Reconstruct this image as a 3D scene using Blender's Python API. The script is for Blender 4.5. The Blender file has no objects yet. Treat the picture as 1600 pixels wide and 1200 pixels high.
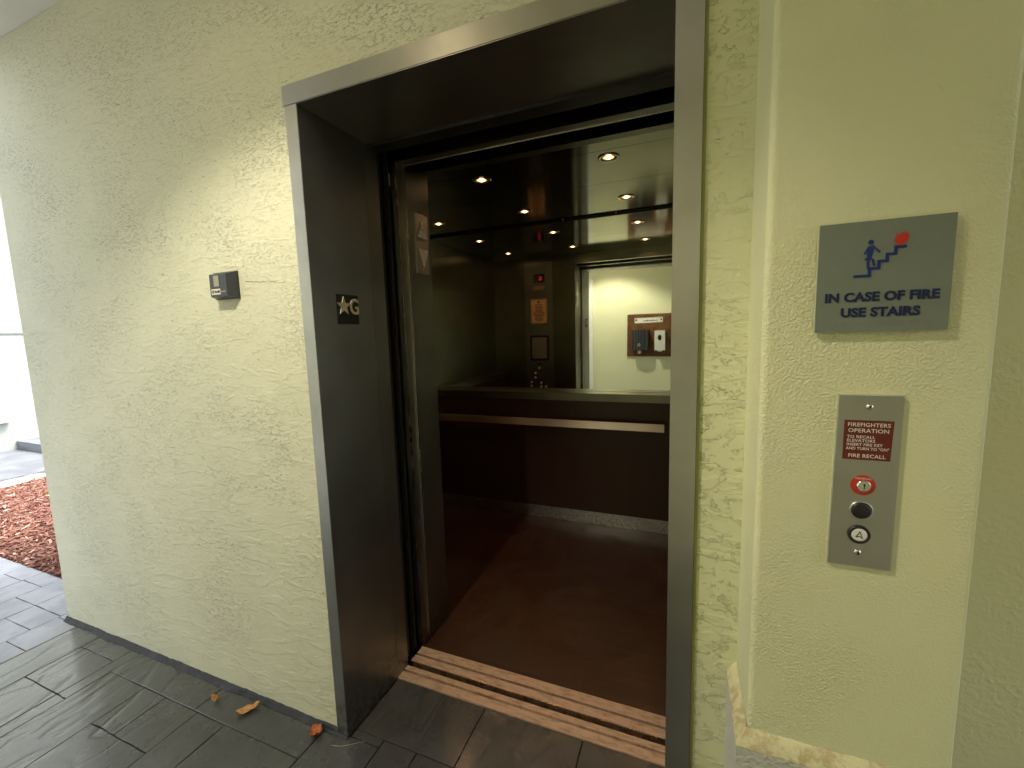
import bpy, bmesh, math, random
from mathutils import Vector, Matrix
from mathutils import noise as mnoise
random.seed(7)
C = bpy.context.scene.collection
S = bpy.context.scene

# ------------------------------------------------------------------ camera
cd = bpy.data.cameras.new('camera'); cam = bpy.data.objects.new('camera', cd); C.objects.link(cam)
cd.sensor_width = 36.0; cd.lens = 667.0 / 1600 * 36; cd.clip_start = 0.02; cd.clip_end = 200
CR = Matrix(((0.9270479, -0.0168260, 0.3745651), (0.3738108, 0.1190489, -0.9198331), (-0.0291144, 0.9927458, 0.1166538)))
cam.matrix_world = Matrix.Translation((0, -1.05, 1.428)) @ CR.to_4x4()
S.camera = cam
# ------------------------------------------------------------------ world, sun, exposure
SUN_EL, SUN_ROT = math.radians(60), math.radians(60)
w = bpy.data.worlds.new('World'); S.world = w; w.use_nodes = True
wn = w.node_tree; sky = wn.nodes.new('ShaderNodeTexSky'); sky.sky_type = 'NISHITA'; sky.sun_disc = False
sky.sun_elevation = SUN_EL; sky.sun_rotation = SUN_ROT; sky.air_density = 1.0; sky.dust_density = 3.0
hs_ = wn.nodes.new('ShaderNodeHueSaturation'); hs_.inputs['Saturation'].default_value = .35; wn.links.new(sky.outputs[0], hs_.inputs['Color']); wn.links.new(hs_.outputs[0], wn.nodes['Background'].inputs[0]); wn.nodes['Background'].inputs[1].default_value = 0.15
sl = bpy.data.lights.new('sun', 'SUN'); sl.energy = 1.5; sl.angle = math.radians(20); sl.color = (1, .97, .92)
so = bpy.data.objects.new('sun', sl); C.objects.link(so)
# direction to sun: rotation 0 = +Y, clockwise seen from above
sd = Vector((math.sin(SUN_ROT) * math.cos(SUN_EL), math.cos(SUN_ROT) * math.cos(SUN_EL), math.sin(SUN_EL)))
so.rotation_euler = sd.to_track_quat('Z', 'Y').to_euler(); so.location = (-6, -4, 8)
S.view_settings.view_transform = 'Standard'; S.view_settings.look = 'None'
S.view_settings.exposure = 2.17; S.view_settings.gamma = 1.0; S.view_settings.use_curve_mapping = False
LAMP_W = 20.5      # corridor downlight
CAB_W = 0.68        # each cab downlight
try:
    S.cycles.max_bounces = 12; S.cycles.diffuse_bounces = 6; S.cycles.glossy_bounces = 8
except Exception: pass

# ------------------------------------------------------------------ materials
def nmat(name):
    m = bpy.data.materials.new(name); m.use_nodes = True
    nt = m.node_tree; b = nt.nodes['Principled BSDF']
    return m, nt, b
def N(nt, t, **kw):
    n = nt.nodes.new(t)
    for k, v in kw.items():
        if isinstance(k, str) and k.startswith('i_'): n.inputs[k[2:].replace('_', ' ')].default_value = v
        else: setattr(n, k, v)
    return n
def coords(nt, scale=(1, 1, 1), rot=(0, 0, 0)):
    # generated in world metres: meshes are built in world space, so use geometry position
    g = N(nt, 'ShaderNodeNewGeometry'); mp = N(nt, 'ShaderNodeMapping')
    mp.inputs['Scale'].default_value = scale; mp.inputs['Rotation'].default_value = rot
    nt.links.new(g.outputs['Position'], mp.inputs['Vector']); return mp.outputs[0]
def noise(nt, vec, scale, detail=4, rough=.55, dist=0.0):
    n = N(nt, 'ShaderNodeTexNoise'); n.inputs['Scale'].default_value = scale; n.inputs['Detail'].default_value = detail
    n.inputs['Roughness'].default_value = rough; n.inputs['Distortion'].default_value = dist
    nt.links.new(vec, n.inputs['Vector']); return n.outputs['Fac']
def smooth(nt, val, a, b, lo=0., hi=1.):
    n = N(nt, 'ShaderNodeMapRange'); n.interpolation_type = 'SMOOTHSTEP'
    n.inputs['From Min'].default_value = a; n.inputs['From Max'].default_value = b
    n.inputs['To Min'].default_value = lo; n.inputs['To Max'].default_value = hi
    nt.links.new(val, n.inputs['Value']); return n.outputs[0]
def mth(nt, op, a, b=0.0):
    n = N(nt, 'ShaderNodeMath', operation=op)
    for i, v in enumerate((a, b)):
        if isinstance(v, (int, float)): n.inputs[i].default_value = v
        else: nt.links.new(v, n.inputs[i])
    return n.outputs[0]
def mixc(nt, fac, c1, c2):
    n = N(nt, 'ShaderNodeMix', data_type='RGBA')
    if isinstance(fac, (int, float)): n.inputs[0].default_value = fac
    else: nt.links.new(fac, n.inputs[0])
    for i, c in ((6, c1), (7, c2)):
        if isinstance(c, tuple): n.inputs[i].default_value = (*c, 1) if len(c) == 3 else c
        else: nt.links.new(c, n.inputs[i])
    return n.outputs[2]
def bump(nt, b, h, dist, strength=1.0, prev=None):
    n = N(nt, 'ShaderNodeBump'); n.inputs['Distance'].default_value = dist; n.inputs['Strength'].default_value = strength
    nt.links.new(h, n.inputs['Height'])
    if prev is not None: nt.links.new(prev, n.inputs['Normal'])
    nt.links.new(n.outputs[0], b.inputs['Normal']); return n.outputs[0]
def base(b, col, rough=.6, metal=0., spec=.5):
    b.inputs['Base Color'].default_value = (*col, 1); b.inputs['Roughness'].default_value = rough
    b.inputs['Metallic'].default_value = metal; b.inputs['Specular IOR Level'].default_value = spec

WALLC = (.71, .705, .545)
def stucco(name, col, plateau=.0021, mlo=.40, mhi=.75, fine=.0004, pscale=34., stretch=(1, 1, 2.5), pebble=0.):
    m, nt, b = nmat(name); base(b, col, .62, 0, .3)
    v = coords(nt, stretch)
    # skip-trowel coat: torn crisp-edged islands gathered in drifts over a smooth skim
    mask = smooth(nt, noise(nt, coords(nt, (1, 1, 1.3)), 3.2, 4, .65), mlo, mhi, .20, 1.)
    p1 = noise(nt, v, pscale, 6, .66, .35)
    pl = smooth(nt, p1, .55, .59)
    p2 = noise(nt, v, pscale * 2.1, 5, .66, .5)
    pl2 = smooth(nt, p2, .57, .61)
    h = mth(nt, 'MULTIPLY', mth(nt, 'ADD', mth(nt, 'MULTIPLY', pl, .8), mth(nt, 'MULTIPLY', pl2, .7)), mask)
    p3 = noise(nt, coords(nt, (1, 1, 2.6), (0, .3, 0)), pscale * 1.15, 5, .68, .6)
    gouge = smooth(nt, p3, .655, .675)
    h = mth(nt, 'SUBTRACT', h, mth(nt, 'MULTIPLY', gouge, .9))
    h = mth(nt, 'ADD', h, mth(nt, 'MULTIPLY', noise(nt, coords(nt), 6., 3, .5), 1.6))
    tr = noise(nt, coords(nt, (.8, 1, 2.4), (0, .25, 0)), 11., 3, .55, .6)
    h = mth(nt, 'ADD', h, mth(nt, 'MULTIPLY', smooth(nt, tr, .5, .60), .45))
    n1 = bump(nt, b, h, plateau)
    bump(nt, b, noise(nt, coords(nt), 160., 3, .6), fine, 1.0, n1)
    tint = noise(nt, coords(nt), 1.3, 4, .6)
    c = mixc(nt, smooth(nt, tint, .35, .7), tuple(x * .96 for x in col), tuple(min(1, x * 1.03) for x in col))
    c = mixc(nt, mth(nt, 'MULTIPLY', gouge, .22 if pscale > 20 else .0), c, tuple(x * .5 for x in col))
    nt.links.new(c, b.inputs['Base Color'])
    return m
M = {}
M['stucco'] = stucco('stucco_wall', WALLC)
M['stucco_rough'] = stucco('stucco_rough', (.69, .70, .46), .0022, .34, .55, .0004, 17., (1, 1, 1.4))
def peel(name, col, amt=.0009, sc=230., blot=.5):
    m, nt, b = nmat(name); base(b, col, .6, 0, .3)
    v = coords(nt)
    f = noise(nt, v, sc, 3, .5, .3); big = smooth(nt, noise(nt, v, 4.0, 3), .38, .62, .25, 1.0)
    h = mth(nt, 'MULTIPLY', smooth(nt, f, .35, .7), big)
    spk = smooth(nt, noise(nt, v, 30., 2, .4), .74, .80)
    h = mth(nt, 'ADD', h, mth(nt, 'MULTIPLY', spk, 1.2))
    h = mth(nt, 'ADD', h, mth(nt, 'MULTIPLY', noise(nt, v, 5., 2), 3.))
    bump(nt, b, h, amt)
    t = smooth(nt, noise(nt, v, 2.2, 5, .65), .4, .75, 0, blot)
    c = mixc(nt, t, col, (col[0] * 1.03, col[1] * .95, col[2] * .82))
    nt.links.new(c, b.inputs['Base Color']); return m
M['pier'] = peel('pier_paint', (.70, .70, .45))
M['smooth_wall'] = peel('smooth_wall_paint', (.70, .69, .45), .0008, 90.)
M['far_wall'] = peel('far_wall_paint', (.78, .78, .56), .0010, 60.)
M['bare'] = peel('bare_plaster', (.56, .55, .50), .0018, 90., .2)
def patchy(name, c1, c2, sc, rough=.6, amt=.001, a=.4, b_=.6):
    m, nt, b = nmat(name); base(b, c1, rough)
    t = smooth(nt, noise(nt, coords(nt), sc, 5, .65, .4), a, b_)
    nt.links.new(mixc(nt, t, c1, c2), b.inputs['Base Color'])
    bump(nt, b, noise(nt, coords(nt), sc * 3, 4), amt); return m
M['primer_band'] = patchy('primer_band', (.66, .62, .38), (.50, .41, .22), 26., .6, .003, .46, .62)
M['skirt'] = patchy('dark_skirting_paint', (.010, .0105, .013), (.030, .034, .046), 10., .55, .006, .45, .7)
M['ceiling'] = patchy('corridor_ceiling_paint', (.74, .73, .70), (.78, .77, .74), 3., .7, .0005)
def metal(name, col, rough, stretch, amt=.00006, aniso=0., streak=.12, arot=0.):
    m, nt, b = nmat(name); base(b, col, rough, 1.0)
    if aniso:
        # brushed finish: the highlight spreads across the grain (arot 0: vertical grain, .25: horizontal grain)
        b.inputs['Anisotropic'].default_value = aniso
        if arot: tg = N(nt, 'ShaderNodeCombineXYZ'); tg.inputs[2].default_value = 1.0
        else:
            ge = N(nt, 'ShaderNodeNewGeometry'); tg = N(nt, 'ShaderNodeVectorMath', operation='CROSS_PRODUCT')
            nt.links.new(ge.outputs['Normal'], tg.inputs[0]); tg.inputs[1].default_value = (.01, .06, 1)
        nt.links.new(tg.outputs[0], b.inputs['Tangent'])
    v = coords(nt, stretch)
    s = noise(nt, v, 1.0, 3, .7)
    nt.links.new(mth(nt, 'ADD', mth(nt, 'MULTIPLY', s, streak), rough - streak / 2), b.inputs['Roughness'])
    bump(nt, b, s, amt)
    sm = smooth(nt, noise(nt, coords(nt), 3.5, 4, .6), .35, .75)
    smudge = smooth(nt, noise(nt, coords(nt, (1, 1, .6)), 9., 5, .65, .8), .48, .72)
    cc = mixc(nt, sm, col, tuple(x * .82 for x in col))
    # scuffs and splashes within a hand's breadth of the floor
    gz = N(nt, 'ShaderNodeNewGeometry'); sz = N(nt, 'ShaderNodeSeparateXYZ'); nt.links.new(gz.outputs['Position'], sz.inputs[0])
    low = mth(nt, 'MULTIPLY', smooth(nt, mth(nt, 'ADD', sz.outputs[2], mth(nt, 'MULTIPLY', smudge, -.12)), .0, .22, 1., 0.), smooth(nt, noise(nt, coords(nt), 55., 4, .7), .42, .6))
    cc = mixc(nt, mth(nt, 'MULTIPLY', low, .5), cc, (.10, .09, .075))
    nt.links.new(cc, b.inputs['Base Color'])
    rr = mth(nt, 'ADD', mth(nt, 'MULTIPLY', s, streak), rough - streak / 2)
    nt.links.new(mth(nt, 'ADD', rr, mth(nt, 'MULTIPLY', smudge, .05 if rough > .2 else .02)), b.inputs['Roughness'])
    return m
M['steel_v'] = metal('brushed_steel_vertical', (.54, .53, .50), .36, (900, 900, 6), .00006, .75)
M['steel_h'] = metal('brushed_steel_horizontal', (.56, .54, .50), .50, (5, 900, 900), .00004, .93, .10, .25)
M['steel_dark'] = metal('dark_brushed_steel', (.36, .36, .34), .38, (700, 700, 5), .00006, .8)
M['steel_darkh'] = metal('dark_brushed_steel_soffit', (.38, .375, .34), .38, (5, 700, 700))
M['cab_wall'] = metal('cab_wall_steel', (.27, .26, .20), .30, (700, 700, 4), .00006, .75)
M['cab_ceiling'] = metal('cab_ceiling_steel', (.29, .28, .22), .10, (4, 500, 500), .00002, 0, .05)
M['plate'] = metal('plate_steel', (.54, .54, .53), .36, (6, 6, 500), .00005, .6, .12, .25)
M['edge'] = metal('bright_edge_steel', (.72, .69, .60), .25, (300, 300, 3))
M['rail'] = metal('rail_steel', (.76, .70, .60), .48, (4, 400, 400), .00004, .95, .12, .25)
M['chrome'] = metal('chrome', (.75, .73, .68), .12, (50, 50, 50), .00001)
def plain(name, col, rough=.5, metalv=0., spec=.5, amt=0.0003, sc=120.):
    m, nt, b = nmat(name); base(b, col, rough, metalv, spec)
    n = noise(nt, coords(nt), sc, 3)
    bump(nt, b, n, amt)
    nt.links.new(mixc(nt, noise(nt, coords(nt), 18., 3), tuple(x * .88 for x in col), tuple(min(1, x * 1.1) for x in col)), b.inputs['Base Color'])
    return m
M['black'] = plain('black_painted_metal', (.012, .012, .012), .45)
M['blackp'] = plain('black_plastic', (.028, .03, .034), .38)
M['rubber'] = plain('black_rubber', (.015, .015, .014), .7)
M['caulk'] = plain('smooth_green_caulk', (.34, .37, .115), .5, 0, .5, .0006, 25.)
M['concrete'] = patchy('grey_painted_concrete', (.13, .135, .155), (.18, .19, .215), 2.5, .5, .001)
M['white'] = plain('white_paint', (.80, .80, .76), .5)
M['whitep'] = plain('white_plastic', (.78, .78, .74), .3)
M['outwall'] = peel('outside_wall_paint', (.36, .39, .35), .001, 60.)
M['blue'] = plain('blue_acrylic', (.010, .025, .16), .4)
M['navy'] = plain('navy_acrylic', (.006, .014, .075), .4)
M['red'] = plain('red_print', (.55, .03, .012), .45)
M['label_red'] = plain('label_red', (.13, .014, .012), .4)
M['ring_red'] = plain('ring_red', (.50, .035, .02), .4)
M['sign'] = plain('grey_green_acrylic', (.19, .215, .175), .22, 0, .5, .00005)
M['signedge'] = plain('clear_sign_edge', (.55, .58, .44), .2)
M['letter'] = plain('pale_lettering', (.72, .66, .58), .5)
M['cream'] = plain('cream_raised_letter', (.66, .56, .40), .4)
M['darkplate'] = plain('dark_marker_plate', (.020, .024, .023), .5)
M['silver'] = plain('silver_button', (.86, .84, .80), .35)
M['beige'] = plain('beige_window', (.30, .28, .19), .3)
M['paper'] = plain('paper', (.75, .73, .68), .7)
M['paper_tan'] = plain('tan_certificate_paper', (.62, .42, .24), .7)
M['brass'] = plain('brass_frame', (.50, .36, .18), .3, .8)
M['ink'] = plain('dark_ink', (.03, .02, .015), .6)
M['mulch_soil'] = patchy('dark_mulch_soil', (.10, .035, .02), (.05, .02, .013), 30., .9, .01)
M['tanrock'] = patchy('tan_edging_stone', (.42, .34, .26), (.26, .20, .15), 8., .8, .01)
M['soil'] = patchy('garden_soil', (.10, .09, .07), (.06, .05, .04), 3., .9, .01)
M['leaf_tan'] = patchy('dry_tan_leaf', (.58, .32, .11), (.38, .18, .055), 60., .5, .001)
M['leaf_orange'] = patchy('dry_orange_leaf', (.52, .15, .035), (.30, .07, .02), 70., .45, .001)
M['leaf_yellow'] = patchy('yellow_leaf', (.70, .42, .08), (.55, .28, .05), 40., .5, .001)
M['twig'] = patchy('pale_twig', (.42, .38, .30), (.28, .24, .18), 80., .6, .001)
M['wood'] = patchy('brown_board_wood', (.17, .075, .028), (.11, .045, .018), 9., .45, .0006)

m, nt, b = nmat('stamped_stone'); base(b, (.06, .062, .062), .3, 0, .5)
v = coords(nt); vs = coords(nt, (1.15, .55, 1.0), (0, 0, .35))
r1 = noise(nt, vs, 5.5, 1.5, .5, .8); rid = mth(nt, 'ABSOLUTE', mth(nt, 'SUBTRACT', r1, .5))
h = mth(nt, 'ADD', mth(nt, 'MULTIPLY', smooth(nt, rid, 0, .07), .9), mth(nt, 'MULTIPLY', noise(nt, vs, 4., 2, .5, .6), 2.6))
g_ = N(nt, 'ShaderNodeNewGeometry'); sp_ = N(nt, 'ShaderNodeSeparateXYZ'); nt.links.new(g_.outputs['Position'], sp_.inputs[0])
# the trodden stretch before the door is worn flatter than the paving near the open end
wear = smooth(nt, sp_.outputs[0], -2.25, -1.75, 1., .16)
h = mth(nt, 'MULTIPLY', h, wear)
n1 = bump(nt, b, h, .008, 1.0)
bump(nt, b, noise(nt, v, 150., 3, .6), .0005, 1.0, n1)
c = mixc(nt, smooth(nt, noise(nt, v, 3.5, 5, .6), .35, .7), (.044, .046, .048), (.064, .067, .071))
nt.links.new(c, b.inputs['Base Color'])
nt.links.new(smooth(nt, noise(nt, v, 8., 4), .3, .7,   .22, .38), b.inputs['Roughness'])
nt.links.new(smooth(nt, sp_.outputs[0], -2.3, -1.5, 1., .22), b.inputs['Coat Weight']); b.inputs['Coat Roughness'].default_value = .15; b.inputs['Coat IOR'].default_value = 1.6; b.inputs['Specular IOR Level'].default_value = .7
M['stone'] = m
M['stone_skylit'] = patchy('skylit_outdoor_stone', (.25, .26, .29), (.33, .34, .38), 4., .55, .002)  # paler copy of the paving stone, open-sky light put into the colour
M['joint'] = plain('joint_dark', (.030, .028, .026), .7)
M['joint_skylit'] = plain('skylit_joint_grey', (.13, .13, .14), .7)  # joint colour lightened likewise to imitate open-sky light

m, nt, b = nmat('sill_aluminium'); base(b, (.62, .50, .38), .42, .35)
v = coords(nt, (2.5, 420, 420)); s = noise(nt, v, 1., 3, .6)
dirt = smooth(nt, noise(nt, coords(nt, (18, 60, 1)), 1., 5, .7), .42, .72)
lines = N(nt, 'ShaderNodeTexWave'); lines.bands_direction = 'Y'; lines.inputs['Scale'].default_value = 48; lines.inputs['Distortion'].default_value = .25
nt.links.new(coords(nt), lines.inputs['Vector'])
ln = smooth(nt, lines.outputs['Fac'], 0.0, .10, .45, 1.)
h = mth(nt, 'ADD', ln, mth(nt, 'MULTIPLY', s, .2)); bump(nt, b, h, .0012)
cc = mixc(nt, dirt, (.80, .56, .42), (.45, .29, .19)); cc = mixc(nt, ln, (.14, .09, .055), cc)
nt.links.new(cc, b.inputs['Base Color']); M['sill'] = m

m, nt, b = nmat('cab_floor_laminate'); base(b, (.07, .030, .015), .42, 0, .5)
t = smooth(nt, noise(nt, coords(nt, (3, 40, 1)), 1., 5, .65), .3, .75); d = smooth(nt, noise(nt, coords(nt), 3.2, 5, .65), .4, .7)
cc = mixc(nt, t, (.050, .018, .009), (.026, .010, .005)); cc = mixc(nt, mth(nt, 'MULTIPLY', d, .6), cc, (.048, .027, .018))
nt.links.new(cc, b.inputs['Base Color']); nt.links.new(smooth(nt, d, 0, 1, .30, .52), b.inputs['Roughness'])
bump(nt, b, noise(nt, coords(nt), 60., 4), .0006); M['cab_floor'] = m
m, nt, b = nmat('cab_lower_panel'); base(b, (.045, .022, .014), .33, 0, .5)
t = noise(nt, coords(nt, (60, 60, 3)), 1., 5, .65)
nt.links.new(mixc(nt, t, (.048, .022, .013), (.026, .012, .008)), b.inputs['Base Color']); bump(nt, b, t, .0003); M['cab_lower'] = m
m, nt, b = nmat('mirror'); base(b, (.88, .93, .85), .012, 1.0)
bump(nt, b, noise(nt, coords(nt), 1.6, 2), .0006); nt.links.new(smooth(nt, noise(nt, coords(nt, (1, 1, .5)), 5., 6, .7, 1.), .45, .8, .008, .05), b.inputs['Roughness']); M['mirror'] = m
def emit(name, col, st):
    m, nt, b = nmat(name); base(b, (.1, .1, .1), .4); b.inputs['Emission Color'].default_value = (*col, 1); b.inputs['Emission Strength'].default_value = st; return m
M['bulb'] = emit('cab_bulb_glow', (1, .36, .10), .9)
M['bulb_core'] = emit('cab_bulb_core', (1, .58, .28), 5.)
M['bulb_big'] = emit('corridor_bulb_glow', (1, .80, .50), 15.)
M['led_red'] = emit('red_display_digit', (1, .03, .03), .12)

# ------------------------------------------------------------------ mesh helpers
WL = {}
def thing(name, label, cat, loc=(0, 0, 0), group=None):
    o = bpy.data.objects.new(name, None); C.objects.link(o); o.location = loc; o.empty_display_size = .1
    o['label'] = label; o['category'] = cat
    if group: o['group'] = group
    WL[o.name] = Vector(loc); return o
def obj(name, bm, mat, parent=None, bevel=0., label=None, shade=False, doub=False):
    if bevel > 0:
        bmesh.ops.bevel(bm, geom=[e for e in bm.edges if len(e.link_faces) == 2 and e.calc_face_angle(0) > .5], offset=bevel, segments=2, affect='EDGES', profile=.6)
    bmesh.ops.recalc_face_normals(bm, faces=bm.faces)
    vs = [v.co for v in bm.verts]
    lo = Vector((min(v[i] for v in vs) for i in range(3))); hi = Vector((max(v[i] for v in vs) for i in range(3)))
    c = Vector(((lo.x + hi.x) / 2, (lo.y + hi.y) / 2, lo.z))
    for v in bm.verts: v.co -= c
    me = bpy.data.meshes.new(name); bm.to_mesh(me); bm.free()
    mats = mat if isinstance(mat, list) else [mat]
    for mm in mats: me.materials.append(M[mm])
    if shade:
        for p in me.polygons: p.use_smooth = True
    o = bpy.data.objects.new(name, me); C.objects.link(o)
    WL[o.name] = c.copy()
    if parent is not None: o.parent = parent; o.location = c - WL[parent.name]
    else: o.location = c
    if label: o['label'] = label
    return o
def tag(o, label, cat, group=None):
    o['label'] = label; o['category'] = cat
    if group: o['group'] = group
    return o
def structure(o): o['kind'] = 'structure'; return o
def bx(bm, x0, x1, y0, y1, z0, z1):
    vs = [bm.verts.new((x, y, z)) for x in (x0, x1) for y in (y0, y1) for z in (z0, z1)]
    for f in ((0, 1, 3, 2), (4, 6, 7, 5), (0, 4, 5, 1), (2, 3, 7, 6), (0, 2, 6, 4), (1, 5, 7, 3)):
        bm.faces.new([vs[i] for i in f])
    return bm
def box(name, x0, x1, y0, y1, z0, z1, mat, parent=None, bevel=0., **k):
    return obj(name, bx(bmesh.new(), x0, x1, y0, y1, z0, z1), mat, parent, bevel, **k)
def prism(pts, fr, w0, w1, bm=None):
    """extrude a 2-D outline in a frame fr(u,v,w)"""
    bm = bm or bmesh.new()
    a = [bm.verts.new(fr(u, v, w0)) for u, v in pts]; b_ = [bm.verts.new(fr(u, v, w1)) for u, v in pts]
    n = len(pts); fs = [bm.faces.new(a), bm.faces.new(b_)]
    for i in range(n): bm.faces.new((a[i], a[(i + 1) % n], b_[(i + 1) % n], b_[i]))
    return bm
def disc_pts(u, v, ru, rv=None, n=28): rv = rv or ru; return [(u + ru * math.cos(2 * math.pi * i / n), v + rv * math.sin(2 * math.pi * i / n)) for i in range(n)]
def lathe(prof, u, v, fr, n=28):
    """profile (r, w) list swept about the frame normal at (u,v)"""
    bm = bmesh.new(); rings = []
    for r, wv in prof:
        if r < 1e-6: rings.append([bm.verts.new(fr(u, v, wv))])
        else: rings.append([bm.verts.new(fr(u + r * math.cos(2 * math.pi * i / n), v + r * math.sin(2 * math.pi * i / n), wv)) for i in range(n)])
    for A, B in zip(rings, rings[1:]):
        for i in range(n):
            j = (i + 1) % n
            if len(A) == 1 and len(B) == 1: continue
            if len(A) == 1: bm.faces.new((A[0], B[i], B[j]))
            elif len(B) == 1: bm.faces.new((A[i], A[j], B[0]))
            else: bm.faces.new((A[i], A[j], B[j], B[i]))
    return bm
def tube(path, r, n=8, r1=None):
    bm = bmesh.new(); rings = []
    for k, p in enumerate(path):
        p = Vector(p); t = (Vector(path[min(k + 1, len(path) - 1)]) - Vector(path[max(k - 1, 0)])).normalized()
        s = t.cross(Vector((0, 0, 1)));  s = s.normalized() if s.length > 1e-4 else Vector((1, 0, 0)); u = s.cross(t)
        rr = r + ((r1 if r1 is not None else r) - r) * k / max(1, len(path) - 1)
        rings.append([bm.verts.new(p + (s * math.cos(2 * math.pi * i / n) + u * math.sin(2 * math.pi * i / n)) * rr) for i in range(n)])
    for A, B in zip(rings, rings[1:]):
        for i in range(n): bm.faces.new((A[i], A[(i + 1) % n], B[(i + 1) % n], B[i]))
    bm.faces.new(rings[0]); bm.faces.new(rings[-1]); return bm
def frF(y0): return lambda u, v, w: (u, y0 - w, v)            # faces -y (towards the corridor)
def frI(y0): return lambda u, v, w: (u, y0 + w, v)            # faces +y
def frJ(x0): return lambda u, v, w: (x0 + w, u, v)            # faces +x
def frU(z0): return lambda u, v, w: (u, v, z0 + w)            # faces up
def frD(z0): return lambda u, v, w: (u, v, z0 - w)            # faces down
def text_bm(s, u, v, size, fr, w0, w1, sx=1., align='LEFT', mirror=False, off=0., space=1.):
    cu = bpy.data.curves.new('t', 'FONT'); cu.body = s; cu.size = size; cu.align_x = align; cu.extrude = .5; cu.resolution_u = 3; cu.offset = off; cu.space_character = space
    o = bpy.data.objects.new('t', cu); C.objects.link(o); bpy.context.view_layer.update()
    me = bpy.data.meshes.new_from_object(o.evaluated_get(bpy.context.evaluated_depsgraph_get()))
    bpy.data.objects.remove(o); bpy.data.curves.remove(cu)
    bm = bmesh.new(); bm.from_mesh(me); bpy.data.meshes.remove(me)
    for q in bm.verts:
        x = q.co.x * sx * (-1 if mirror else 1)
        q.co = Vector(fr(u + x, v + q.co.y, w0 if q.co.z < 0 else w1))
    bmesh.ops.remove_doubles(bm, verts=bm.verts, dist=1e-6)
    return bm
def merge(bms):
    out = bmesh.new()
    for q in bms:
        me = bpy.data.meshes.new('x'); q.to_mesh(me); q.free(); out.from_mesh(me); bpy.data.meshes.remove(me)
    return out
def copy_tree(o, delta=(0, 0, 0), parent=None):
    c = o.copy(); C.objects.link(c); c.parent = parent
    if delta != (0, 0, 0): c.location = o.location + Vector(delta)
    WL[c.name] = WL[o.name] + Vector(delta)
    for ch in o.children: copy_tree(ch, (0, 0, 0), c)
    return c

# ------------------------------------------------------------------ setting: ground, paving
structure(box('ground', -60, 40, -40, 60, -.30, -.12, 'soil'))
floor = structure(box('floor', -2.872, 4.0, -1.7, .278, -.11, -.006, 'joint'))
path = structure(box('path', -6.0, -2.873, -4.0, .205, -.11, -.006, 'joint_skylit', bevel=.003))
def stone(x0, x1, y0, y1, par, mat, irr=.004):
    g = .0018; h = random.uniform(-.0008, .0008); n = 5
    bm = bmesh.new()
    rx = random.Random(hash((round(x0, 3), round(y0, 3))) & 0xffff)
    def jit(): return rx.uniform(-irr * .35, irr * .35)
    P = []
    for i in range(n): P.append((x0 + g + (x1 - x0 - 2 * g) * i / (n - 1), y0 + g + jit()))
    for i in range(1, n): P.append((x1 - g + jit(), y0 + g + (y1 - y0 - 2 * g) * i / (n - 1)))
    for i in range(1, n): P.append((x1 - g - (x1 - x0 - 2 * g) * i / (n - 1), y1 - g + jit()))
    for i in range(1, n - 1): P.append((x0 + g + jit(), y1 - g - (y1 - y0 - 2 * g) * i / (n - 1)))
    cx, cy = (x0 + x1) / 2, (y0 + y1) / 2
    low = [bm.verts.new((x, y, -.03)) for x, y in P]; mid = [bm.verts.new((x, y, -.0012 + h)) for x, y in P]
    top = [bm.verts.new((x + (cx - x) * .0012 / max(.02, abs(cx - x)), y + (cy - y) * .0012 / max(.02, abs(cy - y)), h + .0005)) for x, y in P]
    k = len(P)
    for A, B in ((low, mid), (mid, top)):
        for i in range(k): bm.faces.new((A[i], A[(i + 1) % k], B[(i + 1) % k], B[i]))
    bm.faces.new(top)
    for f in bm.faces:
        if all(q.co.z < .0002 + h for q in f.verts) and any(q.co.z < -.01 for q in f.verts): f.material_index = 1
    return obj('paving_stone', bm, [mat, 'joint' if mat == 'stone' else 'joint_skylit'], par)
def column(x0, x1, ys, par, mat, ymin, lo=.18, hi=.46):
    ys = list(ys)
    while ys[-1] - hi * .6 > ymin: ys.append(ys[-1] - random.uniform(lo, hi))
    ys[-1] = max(ys[-1], ymin)
    if ys[-1] > ymin: ys.append(ymin)
    for a, b_ in zip(ys, ys[1:]):
        if a - b_ > .02: stone(x0, x1, b_, a, par, mat)
YM = -1.69
for x0, x1, ys in [(-2.87, -2.655, (-.0, -.55)), (-2.655, -2.39, (0., -.09, -.28, -.62)), (-2.39, -2.325, (-.0, -.28, -.62)),
                   (-2.325, -2.075, (-.13, -.75)), (-2.075, -1.935, (-.13, -.305)), (-1.935, -1.735, (-.13, -.305)), (-1.735, -1.58, (-.13, -.52)),
                   (-1.58, -1.208, (-.13, -.50)), (-1.208, -.972, (0., -.30)), (-.972, -.835, (.032, -.42)), (-.835, -.55, (.032, -.28)),
                   (-.55, -.22, (.032, -.36)), (-.22, .02, (.032, -.30)), (.02, .40, (0, -.41)), (.40, .78, (0, -.3)), (.78, 1.05, (0, -.4)), (1.05, 1.45, (0, -.22)), (1.45, 1.7, (0, -.4)), (1.7, 2.1, (0, -.3)), (2.1, 2.4, (0, -.35)), (2.4, 2.8, (0, -.3)), (2.8, 3.1, (0, -.4)), (3.1, 3.5, (0, -.4)), (3.5, 3.98, (0, -.4))]:
    if (x0, x1) in ((-2.075, -1.935), (-1.935, -1.735)):
        column(x0, x1, ys, floor, 'stone', -.305)
    else: column(x0, x1, ys, floor, 'stone', YM)
stone(-2.325, -1.76, -.13, -.0, floor, 'stone'); stone(-1.76, -1.208, -.13, -.0, floor, 'stone')
column(-2.075, -1.735, (-.305, -.62), floor, 'stone', YM)
stone(-1.098, -.972, 0.0, .032, floor, 'stone', .001)
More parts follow.
